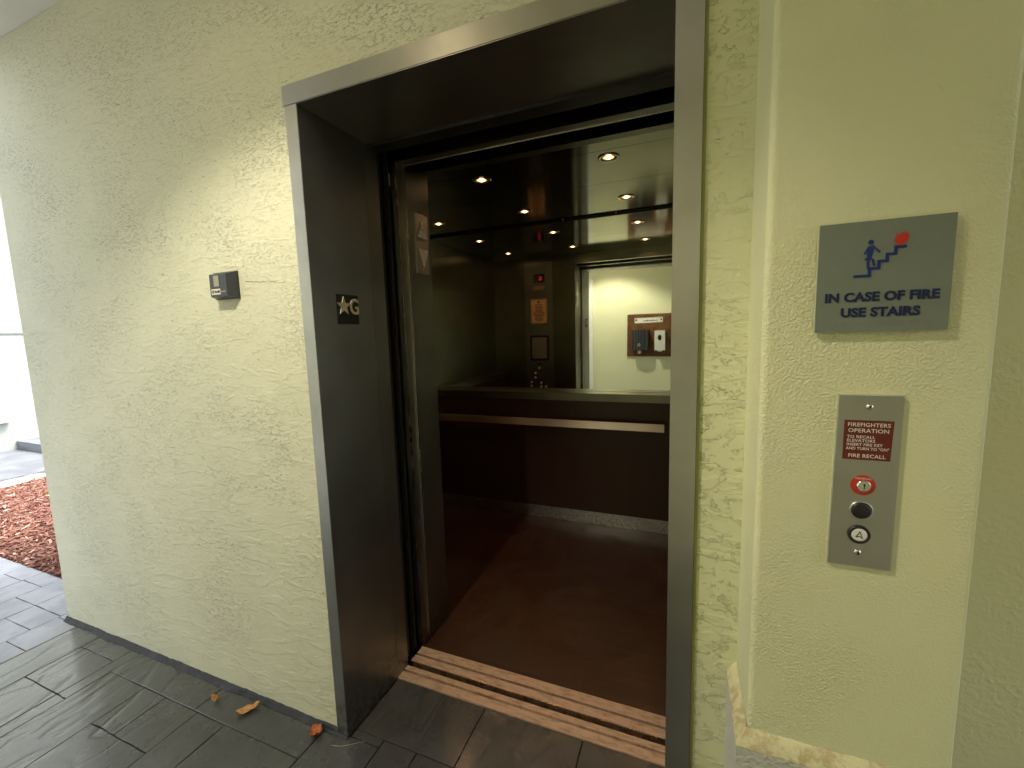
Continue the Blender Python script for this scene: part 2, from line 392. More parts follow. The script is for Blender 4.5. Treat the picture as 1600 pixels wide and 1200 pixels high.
stone(-1.098, -.69, .032, .279, floor, 'stone'); stone(-.69, -.31, .032, .279, floor, 'stone'); stone(-.31, -.03, .032, .279, floor, 'stone')
for x0, x1, ys in [(-3.07, -2.874, (.20, -.01, -.2, -.45)), (-3.34, -3.07, (.20, 0., -.115, -.5)), (-3.56, -3.34, (.2, .0, -.26)), (-3.78, -3.56, (.2, .108, -.06, -.4)), (-4.0, -3.78, (.2, .1, -.2)),
                   (-4.2, -4.0, (.2, .06, -.3)), (-4.5, -4.2, (.2, -.1)), (-4.85, -4.5, (.2, -.2)), (-5.2, -4.85, (.2, -.1)), (-5.6, -5.2, (.2, -.3)), (-5.99, -5.6, (.2, -.1))]:
    column(x0, x1, ys, path, 'stone_skylit', -1.9, .22, .5)

# ------------------------------------------------------------------ setting: building
wl = thing('stucco_wall', 'pale yellow-green trowelled stucco wall around the open elevator doorway', 'wall', (-1.5, .1, 0))
bm = bmesh.new()
bx(bm, -2.99, -1.146, 0, .27, .0, 2.765)
obj('wall_face', bm, 'stucco', wl, .006)
box('lintel_face', -1.146, .028, .0, .27, 2.194, 2.765, 'stucco', wl)
box('narrow_strip', .034, .128, .002, .27, 0, 2.765, 'stucco_rough', wl, .002, label='narrow strip of heavy knockdown stucco between door frame and pier')
box('caulk_bead', .0275, .0338, -.0015, .10, 0, 2.765, 'caulk', wl, .001)
obj('hairline_crack', tube([(-1.405, -.0002, 1.633), (-1.37, -.0002, 1.630), (-1.335, -.0002, 1.6265), (-1.30, -.0002, 1.6275), (-1.275, -.0002, 1.624), (-1.25, -.0002, 1.6255)], .0009, 6, .0004), 'ink', wl, label='thin hairline crack right of the small black box')
# painted skirting: an uneven cove
def cove(x0, x1, n, seed):
    bm = bmesh.new(); R = random.Random(seed); rings = []
    for i in range(n + 1):
        x = x0 + (x1 - x0) * i / n
        hz = .019 + .006 * mnoise.noise(Vector((x * 9, seed, 0))) + .003 * mnoise.noise(Vector((x * 40, seed, 1))); dy = .020 + .008 * mnoise.noise(Vector((x * 6, seed, 5))) + .003 * mnoise.noise(Vector((x * 33, 2, seed)))
        rings.append([bm.verts.new(p) for p in ((x, .004, hz), (x, -.005, hz), (x, -.008, hz * .55), (x, -dy * .7, .006), (x, -dy, .0015), (x, -dy, -.003), (x, .004, -.003))])
    for A, B in zip(rings, rings[1:]):
        for k in range(6): bm.faces.new((A[k], A[k + 1], B[k + 1], B[k]))
    bm.faces.new(rings[0]); bm.faces.new(rings[-1]); return bm
obj('skirting', cove(-3.0, -1.10, 220, 3), 'skirt', wl, shade=True)
obj('wall_cap', bx(bmesh.new(), -3.05, -2.992, .002, .27, 2.60, 2.765), 'stucco', wl) if False else None
pr = thing('pier', 'projecting yellow-green pier carrying the fire sign and call panel', 'pier', (.28, -.09, 0))
PX0, PX1 = .126, .437
bm = bx(bmesh.new(), PX0, PX1, -.179, .05, .625, 2.765)
ed = [e for e in bm.edges if abs(e.verts[0].co.z - e.verts[1].co.z) > 1 and e.verts[0].co.y < 0]
bmesh.ops.bevel(bm, geom=ed, offset=.012, segments=5, affect='EDGES', profile=.5)
obj('upper_face', bm, 'pier', pr, shade=False)
box('base_block', PX0 - .020, PX1 + .014, -.198, .05, 0, .612, 'bare', pr, .004, label='bare grey-white plaster foot of the pier')
bm = bmesh.new()
z0, z1 = .6122, .650; A = (PX0 - .0205, PX1 + .0145, -.1985); B = (PX0 - .003, PX1 + .003, -.182)
nseg = 60
def ring(x0, x1, y, z, jitter):
    pts = []
    for i in range(nseg): pts.append((x0, .04 + (y - .04) * i / nseg))
    for i in range(nseg * 2): pts.append((x0 + (x1 - x0) * i / (nseg * 2), y))
    for i in range(nseg + 1): pts.append((x1, y + (.04 - y) * i / nseg))
    return [bm.verts.new((px, py, z + jitter * mnoise.noise(Vector((px * 30, py * 30, z))))) for px, py in pts]
r0 = ring(A[0], A[1], A[2], .6118, 0); r1 = ring(A[0] + .001, A[1] - .001, A[2] + .001, .616, .003); r2 = ring(B[0] - .003, B[1] + .003, B[2] - .003, .637, .004); r3 = ring(PX0 - .0005, PX1 + .0005, -.1793, .642, .003)
for P_, Q_ in ((r0, r1), (r1, r2), (r2, r3)):
    for i in range(len(P_) - 1): bm.faces.new((P_[i], P_[i + 1], Q_[i + 1], Q_[i]))
obj('primer_band', bm, 'primer_band', pr, shade=True)
tag(box('recessed_wall', .129, 4.0, .012, .27, 0, 2.765, 'smooth_wall', None, 0), 'smooth olive-shaded wall set back to the right of the pier', 'wall')
ow = thing('corridor_wall', 'pale green-yellow wall across the corridor, seen in the elevator mirror', 'wall', (0, -1.85, 0))
box('wall_face', -2.95, 4.0, -1.95, -1.70, 0, 2.765, 'far_wall', ow)
box('white_trim', -1.452, -1.384, -1.699, -1.66, 0, 2.26, 'white', ow, .003, label='tall narrow white upright trim on the far wall')
structure(box('ceiling', -2.96, 4.0, -1.95, .27, 2.766, 2.95, 'ceiling', None))

# ------------------------------------------------------------------ elevator door frame
df = thing('elevator_door_frame', 'brushed stainless frame with deep reveals around the elevator opening', 'door frame', (-.56, .14, 0))
XL, XR = -1.100, -.030
box('left_jamb', -1.146, XL, -.010, .2785, 0, 2.137, 'steel_v', df, .0015)
box('right_jamb', XR, .0265, -.010, .355, 0, 2.80 if False else 2.137, 'steel_v', df, .0015)
box('header', -1.150, .0270, -.013, .3565, 2.138, 2.193, 'steel_h', df, .0015)
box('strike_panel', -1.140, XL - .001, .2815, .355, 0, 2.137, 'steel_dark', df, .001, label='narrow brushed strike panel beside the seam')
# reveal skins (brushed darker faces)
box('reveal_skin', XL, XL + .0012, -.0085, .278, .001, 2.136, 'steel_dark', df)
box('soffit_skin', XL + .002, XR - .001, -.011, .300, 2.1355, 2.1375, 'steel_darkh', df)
box('dark_door_slot', XL - .05, XR + .02, .3015, .364, 2.126, 2.1372, 'black', df, .001)  # black colour stands in for the unlit slot above the doors
box('track_edge', XL - .0, XR, .3645, .368, 2.130, 2.142, 'steel_dark', df)
hs = [(.279, .317, 0), (.328, .351, 0)]
for a, b_, _ in hs: box('hall_sill', XL - .005, XR + .0, a, b_, -.05, .003, 'sill', df, .001)
box('sill_groove', XL - .005, XR, .3192, .3268, -.045, -.035, 'black', df)

# floor marker on the left reveal
fm = thing('floor_marker', 'small dark plate with raised star and letter G on the left door reveal', 'sign', (XL, .142, 1.53))
J = frJ(XL + .0012)
obj('backing_plate', prism([(.090, 1.478), (.194, 1.478), (.194, 1.580), (.090, 1.580)], J, 0, .0018), 'darkplate', fm)
star = []
for i in range(10):
    r = (.033 if i % 2 == 0 else .0135); a = math.pi / 2 + i * math.pi / 5; star.append((.122 + r * math.cos(a), 1.540 + r * math.sin(a)))
obj('star', prism(star, J, .0018, .0045), 'cream', fm)
obj('letter_g', text_bm('G', .149, 1.514, .076, J, .0018, .0045, .86, off=.0012), 'cream', fm)

# ------------------------------------------------------------------ shaft and doors
sh = thing('elevator_shaft', 'black unlit shaft enclosure around the elevator car', 'shaft', (-1, 1.3, 0))  # black enclosure added around the car so no light leaks in
box('shaft_wall', -2.95, -2.80, .28, 2.55, -.11, 2.7, 'black', sh)
box('shaft_wall', .30, .45, .28, 2.55, -.11, 2.7, 'black', sh)
box('shaft_wall', -2.80, .30, 2.40, 2.55, -.11, 2.7, 'black', sh)
box('shaft_top', -2.80, .30, .28, 2.40, 2.60, 2.7, 'black', sh)
box('shaft_header', -2.80, .30, .362, .38, 2.150, 2.60, 'black', sh)
box('shaft_pit', -2.80, .30, .352, 2.40, -.11, -.06, 'black', sh)
def door(name, x0, x1, y0, y1, label, mat):
    t = thing(name, label, 'elevator door', ((x0 + x1) / 2, (y0 + y1) / 2, 0))
    box('leaf', x0, x1, y0, y1, .008, 2.20, mat, t, .002)
    box('edge_bumper', x1, x1 + .006, y0 + .008, y1 - .008, .02, 2.12, 'rubber', t, .0015)
    return t
door('landing_door', -2.2, -1.125, .368, .400, 'outer sliding door retracted into its slot behind the strike panel', 'steel_dark')
door('car_door', -2.2, -1.122, .418, .450, 'inner sliding door retracted beside the car return column', 'black')
tag(box('inspection_tag', -1.1195, -1.1165, .432, .448, 2.035, 2.085, 'paper', None), 'tiny white sticker high on the edge of the retracted door', 'sticker')

# ------------------------------------------------------------------ elevator car
car = thing('elevator_car', 'open elevator car with dark steel walls, mirrored rear wall and brown floor', 'elevator', (-1.02, 1.4, 0))
CX0, CX1, CY0, CY1 = -2.04, 0.0, .70, 2.10
CZ = 2.244
box('car_floor', CX0 - .02, CX1 + .02, .4695, CY1, -.03, .0, 'cab_floor', car)
for a, b_ in ((.3760, .4145), (.4250, .4690)): box('car_sill', XL - .005, XR, a, b_, -.05, .004, 'sill', car, .001)
box('sill_groove', XL - .005, XR, .4157, .4223, -.045, -.035, 'black', car)
box('sill_lip', XL - .004, XR, .3722, .3757, -.05, .0050, 'edge', car)
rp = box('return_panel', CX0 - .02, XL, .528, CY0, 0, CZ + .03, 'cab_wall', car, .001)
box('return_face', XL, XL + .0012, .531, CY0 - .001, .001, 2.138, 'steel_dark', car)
box('entrance_edge_highlight', XL - .002, XL + .004, .521, .528, .0045, 2.138, 'edge', car, .001)  # strip of brighter metal stands in for a bevel highlight
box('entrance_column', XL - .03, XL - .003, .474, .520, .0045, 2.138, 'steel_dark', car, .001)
box('entrance_edge_highlight', XL - .004, XL + .001, .466, .473, .0045, 2.138, 'edge', car, .001)  # second bright strip, again imitating the highlight on a bevelled edge
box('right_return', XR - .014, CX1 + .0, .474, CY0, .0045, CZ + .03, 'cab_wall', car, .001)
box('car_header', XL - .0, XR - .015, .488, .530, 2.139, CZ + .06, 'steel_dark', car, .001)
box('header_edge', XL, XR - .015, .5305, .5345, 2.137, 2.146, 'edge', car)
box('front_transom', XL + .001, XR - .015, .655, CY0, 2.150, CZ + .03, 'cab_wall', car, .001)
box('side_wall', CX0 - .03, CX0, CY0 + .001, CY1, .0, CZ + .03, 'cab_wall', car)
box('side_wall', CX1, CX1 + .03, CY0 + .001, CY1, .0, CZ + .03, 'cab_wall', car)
box('rear_backing', CX0 - .03, CX1 + .03, CY1 + .008, CY1 + .04, 0, CZ + .05, 'black', car)
mir = box('mirror', CX0 + .001, CX1 - .001, CY1 + .001, CY1 + .007, .986, 2.228, 'mirror', car)
box('shadow_gap_strip', CX0 + .001, CX1 - .001, CY1 - .006, CY1 + .0, 2.2285, CZ + .02, 'black', car)  # black strip stands in for the shadow gap above the mirror
for x0, x1 in ((CX0, -.990), (-.986, CX1)):
    box('rear_ledge', x0 + .001, x1 - .001, 1.976, CY1, .930, .985, 'cab_wall', car, .0015)
box('rear_lower_panel', CX0 + .001, CX1 - .001, 1.980, 2.05, .098, .929, 'cab_lower', car, .001)
box('kick_plate', CX0 + .001, CX1 - .001, 1.984, 2.05, .001, .097, 'plate', car, .001)
box('side_ledge', CX0, CX0 + .10, CY0 + .002, 1.975, .930, .985, 'cab_wall', car, .001)
box('side_lower_panel', CX0, CX0 + .096, CY0 + .002, 1.978, .098, .929, 'cab_lower', car, .001)
box('side_kick_plate', CX0, CX0 + .092, CY0 + .002, 1.978, .001, .097, 'plate', car)
hr = box('handrail', -1.93, -.120, 1.895, 1.905, .747, .800, 'rail', car, .0015)
for x in (-1.75, -1.02, -.30): obj('bracket', tube([(x, 1.905, .773), (x, 1.979, .773)], .009, 12), 'steel_v', hr, shade=True)
# ceiling of three panels with a narrow shadow gap
for y0, y1 in ((.702, 1.0165), (1.0195, 1.4595), (1.4625, 2.075)): box('ceiling_panel', CX0 + .012, CX1 - .012, y0, y1, CZ, CZ + .012, 'cab_ceiling', car, .0008)
box('car_roof', CX0 - .03, CX1 + .03, .536, CY1 + .05, CZ + .062, CZ + .09, 'black', car)
for x in (-.84, -.46, -1.60): obj('ceiling_bolt', lathe([(0, .012), (.006, .011), (.008, .006), (.008, 0)], x, 2.088, frD(CZ + .002), 12), 'chrome', car, shade=True)
# downlights
def cab_light(x, y, core_tilt=0.):
    D = frD(CZ)
    t = obj('downlight', lathe([(.050, -.0005), (.050, .003), (.046, .005), (.036, .0045), (.034, .001), (.034, -.0004)], x, y, D, 36), 'chrome', car, shade=True)
    obj('gimbal_ring', lathe([(.034, -.0002), (.033, .0035), (.027, .003), (.0255, .0005)], x, y, D, 32), 'steel_h', t, shade=True)
    obj('lamp_face', lathe([(.0255, .0006), (.017, .0022), (0, .0026)], x, y, D, 24), 'bulb', t, shade=True)
    obj('lamp_core', lathe([(.013, .0024), (.010, .005), (0, .0062)], x, y, D, 20), 'bulb_core', t, shade=True)
    l = bpy.data.lights.new('lamp_glow', 'SPOT'); l.energy = CAB_W; l.color = (1, .52, .24); l.shadow_soft_size = .016; l.spot_size = math.radians(152); l.spot_blend = .85
    lo = bpy.data.objects.new('lamp_glow', l); C.objects.link(lo); lo.parent = t; lo.location = Vector((x, y, CZ - .022)) - WL[t.name]; WL[lo.name] = Vector((x, y, CZ - .02))
    return t
proto = cab_light(-1.690, 1.100)
for i, x in enumerate((-1.690, -1.018, -.351)):
    for y in (1.105, 1.765):
        if (i, y) == (0, 1.105): continue
        copy_tree(proto, (x + 1.690, y - 1.100, 0), car)
# control panel on the front return, seen in the mirror
I = frI(CY0)
cp = box('control_panel', -1.667, -1.347, CY0 + .0005, CY0 + .004, .45, 2.19, 'steel_dark', car, .001)
I2 = frI(CY0 + .004)
box('display', -1.56, -1.432, CY0 + .004, CY0 + .007, 1.977, 2.066, 'black', cp)
obj('display_digit', text_bm('G', -1.462, 2.001, .058, frI(CY0 + .007), .0001, .001, .8, mirror=True, off=.001), 'led_red', cp)
box('name_plate', -1.567, -1.435, CY0 + .004, CY0 + .006, 1.895, 1.942, 'brass', cp)
ct = box('certificate_frame', -1.600, -1.405, CY0 + .004, CY0 + .012, 1.525, 1.812, 'brass', cp, .002)
box('certificate', -1.588, -1.417, CY0 + .012, CY0 + .0135, 1.540, 1.790, 'paper_tan', ct)
bms = []
R_ = random.Random(4)
for i in range(13):
    z = 1.735 - i * .0145; h_ = R_.uniform(.035, .068)
    bms.append(bx(bmesh.new(), -1.5025 - h_, -1.5025 + h_, CY0 + .0135, CY0 + .0140, z, z + .006))
bms.append(prism(disc_pts(-1.5025, 1.765, .012), frI(CY0 + .0135), 0, .0006))
obj('certificate_print', merge(bms), 'ink', ct)
pb = box('phone_box', -1.613, -1.397, CY0 + .004, CY0 + .014, 1.122, 1.400, 'black', cp, .004)
box('phone_door', -1.590, -1.420, CY0 + .014, CY0 + .018, 1.145, 1.378, 'plate', pb, .002)
obj('door_knob', lathe([(0, .016), (.006, .014), (.007, 0)], -1.440, 1.262, frI(CY0 + .018), 14), 'chrome', pb, shade=True)
obj('key_switch', prism([(-1.535, 1.075), (-1.490, 1.075), (-1.490, 1.092), (-1.535, 1.092)], I2, 0, .004), 'black', cp)
def button(x, z):
    t = obj('button', lathe([(.019, 0), (.019, .003), (.014, .004), (.014, .003)], x, z, I2, 20), 'black', cp, shade=True)
    obj('button_face', lathe([(.0135, .0028), (.010, .006), (0, .0065)], x, z, I2, 20), 'silver', t, shade=True)
for x, z in ((-1.513, 1.038), (-1.560, .98), (-1.561, .929), (-1.609, .877), (-1.494, .872), (-1.610, .833), (-1.495, .828), (-1.442, .829), (-1.555, .70), (-1.495, .70), (-1.525, .64)): button(x, z)
for x, z in ((-1.500, .929), (-1.555, .877), (-1.436, .874)): obj('braille_tag', prism([(x - .02, z - .006), (x + .02, z - .006), (x + .02, z + .006), (x - .02, z + .006)], I2, 0, .002), 'brass', cp)
# direction lantern on the entrance face of the return
JL = frJ(XL + .0012)
ln = obj('direction_lantern', prism([(.578, 1.706), (.672, 1.706), (.672, 1.963), (.578, 1.963)], JL, 0, .006), 'plate', car, .0012)
JL2 = frJ(XL + .0072)
obj('up_arrow', prism([(.594, 1.862), (.664, 1.862), (.629, 1.936)], JL2, 0, .003), 'silver', ln)
obj('down_arrow', prism([(.629, 1.738), (.664, 1.812), (.594, 1.812)], JL2, 0, .003), 'silver', ln)
obj('lantern_screw', lathe([(0, .002), (.004, .0015), (.005, 0)], .625, 1.722, JL2, 12), 'chrome', ln)

# ------------------------------------------------------------------ corridor downlight
DX, DY, DZ = -1.06, -.95, 2.766
dl = thing('corridor_downlight', 'round recessed downlight in the corridor ceiling left of the camera', 'ceiling light', (DX, DY, 2.74))
obj('trim_ring', lathe([(.105, -.0005), (.105, .004), (.098, .008), (.078, .006), (.074, -.0003)], DX, DY, frD(DZ), 40), 'white', dl, shade=True)
obj('bulb', lathe([(.070, .001), (.055, .006), (0, .010)], DX, DY, frD(DZ), 30), 'bulb_big', dl, shade=True)
l = bpy.data.lights.new('downlight_beam', 'SPOT'); l.energy = LAMP_W; l.color = (1, .91, .70); l.spot_size = math.radians(120); l.spot_blend = .42; l.shadow_soft_size = .035
lo = bpy.data.objects.new('downlight_beam', l); C.objects.link(lo); lo.parent = dl; lo.location = (0, 0, -.012)

# ------------------------------------------------------------------ fire sign on the pier
fs = thing('fire_stairs_sign', 'square grey-green sign reading IN CASE OF FIRE USE STAIRS on the pier', 'sign', (.2875, -.18, 1.41))
F = frF(-.1795); Z0, Z1 = 1.4150, 1.5885; X0, X1 = .2015, .3725
obj('mounting_pad', prism([(X0 + .015, Z0 + .015), (X1 - .015, Z0 + .015), (X1 - .015, Z1 - .015), (X0 + .015, Z1 - .015)], F, -.002, .004), 'white', fs)
obj('clear_edge', prism([(X0 - .0008, Z0 - .0008), (X1, Z0 - .0008), (X1, Z1), (X0 - .0008, Z1)], F, .004, .0075), 'signedge', fs, .0004)
obj('plaque', prism([(X0, Z0), (X1, Z0), (X1, Z1), (X0, Z1)], F, .0076, .0095), 'sign', fs, .0004)
FS = frF(-.1795 - .0095)
def stroke(pts, wd, fr, w0, w1):
    bms = []
    for (a, b_), (c_, d_) in zip(pts, pts[1:]):
        dx, dz = c_ - a, d_ - b_; L = math.hypot(dx, dz); ux, uz = dx / L * wd / 2, dz / L * wd / 2
        bms.append(prism([(a - ux - uz, b_ - uz + ux), (a - ux + uz, b_ - uz - ux), (c_ + ux + uz, d_ + uz - ux), (c_ + ux - uz, d_ + uz + ux)], fr, w0, w1 + random.uniform(0, .0001)))
    return merge(bms)
obj('stair_symbol', stroke([(.2520, 1.5035), (.2705, 1.5035), (.2705, 1.5145), (.2820, 1.5145), (.2820, 1.5250), (.2920, 1.5250), (.2920, 1.5350), (.3020, 1.5350), (.3020, 1.5450), (.3130, 1.5450)], .0042, FS, 0, .0009), 'blue', fs)
man = [prism(disc_pts(.2700, 1.5555, .0036), FS, 0, .0009),
       prism([(.2685, 1.5500), (.2725, 1.5510), (.2745, 1.5480), (.2735, 1.5380), (.2715, 1.5300), (.2665, 1.5300), (.2660, 1.5400)], FS, 0, .00085),
       stroke([(.2730, 1.5490), (.2775, 1.5445), (.2815, 1.5400)], .0026, FS, 0, .0008), stroke([(.2675, 1.5480), (.2650, 1.5420), (.2630, 1.5385)], .0024, FS, 0, .0008),
       stroke([(.2685, 1.5310), (.2680, 1.5220), (.2685, 1.5150)], .0036, FS, 0, .00075), stroke([(.2700, 1.5320), (.2740, 1.5270), (.2760, 1.5195)], .0030, FS, 0, .0007), stroke([(.2670, 1.5310), (.2645, 1.5290)], .0026, FS, 0, .0007)]
obj('walking_figure', merge(man), 'blue', fs)
fl = [(.3040, 1.5475), (.3005, 1.5520), (.3000, 1.5575), (.3020, 1.5610), (.3025, 1.5660), (.3045, 1.5635), (.3058, 1.5615), (.3068, 1.5655), (.3090, 1.5665), (.3088, 1.5630), (.3105, 1.5640), (.3125, 1.5690), (.3135, 1.5640), (.3160, 1.5650), (.3168, 1.5590), (.3150, 1.5530), (.3110, 1.5490), (.3080, 1.5472)]
obj('flame', prism(fl, FS, 0, .0009), 'red', fs)
obj('lettering', merge([text_bm('IN CASE OF FIRE', .2860, 1.4640, .0195, FS, 0, .0009, 1.0, 'CENTER', off=.0009, space=1.03),
                        text_bm('USE STAIRS', .2865, 1.4395, .0195, FS, 0, .0009, 1.02, 'CENTER', off=.0009, space=1.03)]), 'navy', fs)
bms = []
R_ = random.Random(2)
for i in range(24):
    for k in range(3):
        for q in range(2):
            if R_.random() < .45 and i not in (2, 7, 10, 15, 18): bms.append(prism(disc_pts(.222 + i * .0056 + q * .0021, 1.4260 + k * .0021, .0006, n=6), FS, 0, .0005))
b_ = merge(bms); ob = obj('braille', b_, 'sign', fs)

# ------------------------------------------------------------------ call panel
cpn = thing('call_panel', 'tall narrow stainless call-button panel screwed to the pier', 'call panel', (.284, -.18, 1.01))
F = frF(-.1790)
PX = lambda z: .2415 + (z - 1.0115) / .2985 * .0025
obj('gasket', prism([(.2385, 1.009), (.3295, 1.009), (.3305, 1.3115), (.2410, 1.3115)], F, -.002, .002), 'signedge', cpn)
obj('face_plate', prism([(.240, 1.0115), (.3275, 1.0115), (.3285, 1.3095), (.2430, 1.3095)], F, .002, .0055), 'plate', cpn, .0008)
F2 = frF(-.1790 - .0055)
def screw(u, v):
    t = obj('screw', lathe([(.0052, 0), (.0050, .0012), (.003, .0026), (0, .0028)], u, v, F2, 16), 'chrome', cpn, shade=True)
    obj('socket', lathe([(.0018, .0027), (.0018, .0030), (0, .0030)], u, v, F2, 6), 'black', t)
screw(.2845, 1.291); screw(.2815, 1.037)
lab = obj('instruction_label', prism([(.2515, 1.2005), (.3165, 1.2005), (.3185, 1.2680), (.2515, 1.2680)], F2, 0, .0006), 'label_red', cpn)
F3 = frF(-.1790 - .0061)
rows = [('FIREFIGHTERS', .2850, 1.2575, .0090, 'CENTER', 1.0), ('OPERATION', .2850, 1.2475, .0092, 'CENTER', 1.05), ('TO RECALL', .2560, 1.2375, .0068, 'LEFT', 1.05), ('ELEVATORS', .2560, 1.2310, .0068, 'LEFT', 1.05),
        ('INSERT FIRE KEY', .2560, 1.2243, .0067, 'LEFT', .95), ('AND TURN TO "ON"', .2555, 1.2175, .0066, 'LEFT', .90), ('FIRE RECALL', .2845, 1.2045, .0086, 'CENTER', 1.02)]
obj('label_text', merge([text_bm(s, u, v, sz, F3, 0, .0003, sx, al, off=.00008, space=1.05) for s, u, v, sz, al, sx in rows]), 'letter', lab)
ks = obj('key_switch_ring', lathe([(.0175, 0), (.0175, .0008), (.0095, .0010)], .2825, 1.1565, F2, 32), 'ring_red', cpn)
obj('ring_text', merge([text_bm('FIRE RECALL', .2825, 1.1668, .0042, frF(-.1790 - .0065), 0, .0002, 1, 'CENTER')]), 'letter', ks)
obj('lock_barrel', lathe([(.0098, .001), (.0098, .005), (.0085, .0065), (0, .0067)], .2825, 1.1565, F2, 28), 'chrome', ks, shade=False)
obj('keyhole', merge([prism(disc_pts(.2825, 1.1590, .0016, n=10), F2, .0066, .0070), prism([(.2818, 1.152), (.2832, 1.152), (.2832, 1.159), (.2818, 1.159)], F2, .0066, .00695)]), 'black', ks)
bb = obj('lamp_bezel', lathe([(.0165, 0), (.0165, .0025), (.0150, .0035), (.0140, .002)], .2820, 1.1125, F2, 32), 'steel_v', cpn, shade=True)
obj('lamp_lens', lathe([(.0142, .001), (.0142, .0030), (.010, .0042), (0, .0048)], .2820, 1.1125, F2, 28), 'black', bb, shade=True)
ub = obj('call_button_bezel', lathe([(.0160, 0), (.0160, .003), (.0145, .0042), (.0118, .0036), (.0112, .001)], .2815, 1.0695, F2, 32), 'black', cpn, shade=True)
obj('call_button', lathe([(.0112, .001), (.0112, .0030), (.0100, .0036), (0, .0037)], .2815, 1.0695, F2, 28), 'whitep', ub)
obj('arrow_mark', stroke([(.2768, 1.0655), (.2818, 1.0755), (.2858, 1.0640), (.2815, 1.0672), (.2780, 1.0660)], .0012, frF(-.1790 - .0055 - .0037), 0, .0003), 'ink', ub)

# ------------------------------------------------------------------ small black box on the wall
kb = thing('small_black_wall_box', 'small black box with pale window and white sticker on the stucco left of the door', 'wall box', (-1.49, -.02, 1.58))
bm = bmesh.new()
bx(bm, -1.556, -1.437, -.006, .003, 1.578, 1.672)
obj('back_plate', bm, 'blackp', kb, .002)
bm = bmesh.new()
prism([(-1.548, 1.580), (-1.440, 1.580), (-1.440, 1.668), (-1.548, 1.668)], frF(-.006), 0, .001, bm)
top = [(-1.5365, 1.5855), (-1.4520, 1.5855), (-1.4520, 1.6610), (-1.5365, 1.6610)]
bm.free(); bm = bmesh.new()
A = [bm.verts.new((u, -.0062, v)) for u, v in ((-1.550, 1.5795), (-1.4395, 1.5795), (-1.4395, 1.670), (-1.550, 1.670))]
B = [bm.verts.new((u, -.036, v)) for u, v in top]
bm.faces.new(A); bm.faces.new(B)
for i in range(4): bm.faces.new((A[i], A[(i + 1) % 4], B[(i + 1) % 4], B[i]))
obj('cover', bm, 'blackp', kb, .0015)
FB = frF(-.0362)
obj('window', prism([(-1.5140, 1.6200), (-1.4880, 1.6200), (-1.4880, 1.6560), (-1.5140, 1.6560)], FB, -.0005, .001), 'beige', kb, .0003)
st = obj('sticker', prism([(-1.5300, 1.5925), (-1.4850, 1.5925), (-1.4850, 1.6115), (-1.5300, 1.6115)], FB, 0, .0005), 'paper', kb)
FB2 = frF(-.0367)
obj('sticker_print', merge([lathe([(.0060, 0), (.0060, .0003), (.0030, .0003), (.0030, 0)], -1.5215, 1.6020, FB2, 16), bx(bmesh.new(), -1.5225, -1.5145, -.0371, -.0367, 1.6010, 1.6035),
                            bx(bmesh.new(), -1.5120, -1.5060, -.0370, -.0367, 1.5975, 1.6065), bx(bmesh.new(), -1.5045, -1.4985, -.0370, -.0367, 1.5975, 1.6050), bx(bmesh.new(), -1.4970, -1.4880, -.0370, -.0367, 1.5975, 1.6070)]), 'ink', st)
obj('side_print', merge([bx(bmesh.new(), -1.4810 + i * .0045, -1.4780 + i * .0045, -.0366, -.0362, 1.5985, 1.6055 - (i % 2) * .002) for i in range(5)]), 'beige', kb)

# ------------------------------------------------------------------ board and dispensers on the far wall (seen in the mirror)
YB = -1.70
tag(box('mounting_board', -.845, -.150, YB + .001, YB + .020, 1.019, 1.671, 'wood', None, .002), 'square brown wooden board on the far corridor wall', 'board')
def G_(w): return frI(YB + .020 + w)
ns = thing('notice_strip', 'long narrow white paper notice taped across the top of the brown board', 'notice', (-.526, YB + .02, 1.54))
obj('paper', prism([(-.733, 1.540), (-.318, 1.543), (-.319, 1.619), (-.733, 1.615)], G_(0), .0002, .0012), 'paper', ns)
bms = [bx(bmesh.new(), -.60 + i * .026, -.582 + i * .026, YB + .0212, YB + .0216, 1.565, 1.565 + .012 + (i % 3) * .004) for i in range(8)]
bms += [prism([(-.725 + k, 1.572), (-.695 + k, 1.572), (-.705 + k, 1.60), (-.72 + k, 1.605)], G_(.0012), 0, .0003) for k in (0, .37)]
obj('print', merge(bms), 'ink', ns)['kind'] = 'stuff'
td = thing('towel_dispenser', 'black ribbed paper-towel dispenser on the brown board', 'dispenser', (-.64, YB + .05, 1.11))
bm = bmesh.new(); pts = []
for i in range(25):
    u = -.760 + .238 * i / 24; pts.append((u, YB + .020 + .10 + .020 * math.sin(math.pi * i / 24) + (.006 if i % 4 < 2 else 0)))
poly = pts + [(-.522, YB + .0205), (-.760, YB + .0205)]
prism(poly, lambda u, v, w: (u, v, w), 1.125, 1.430, bm); obj('shell', bm, 'blackp', td, .001)
obj('hanging_knob', lathe([(0, .03), (.022, .025), (.028, .0), (.020, -.02), (0, -.025)], -.653, YB + .085, frU(1.085), 16), 'whitep', td, shade=True)
obj('emblem', prism([(-.675, 1.175), (-.635, 1.175), (-.630, 1.215), (-.655, 1.235), (-.68, 1.21)], frI(YB + .1465), 0, .0015), 'plate', td)
sd_ = thing('soap_dispenser', 'white soap dispenser with dark oval window on the brown board', 'dispenser', (-.354, YB + .05, 1.12))
bm = bx(bmesh.new(), -.428, -.282, YB + .0205, YB + .120, 1.118, 1.412); obj('shell', bm, 'whitep', sd_, .014)
obj('oval_window', prism(disc_pts(-.355, 1.305, .026, .042), frI(YB + .120), 0, .003), 'black', sd_)
obj('nozzle', bx(bmesh.new(), -.385, -.325, YB + .05, YB + .11, 1.100, 1.1175), 'whitep', sd_, .003)

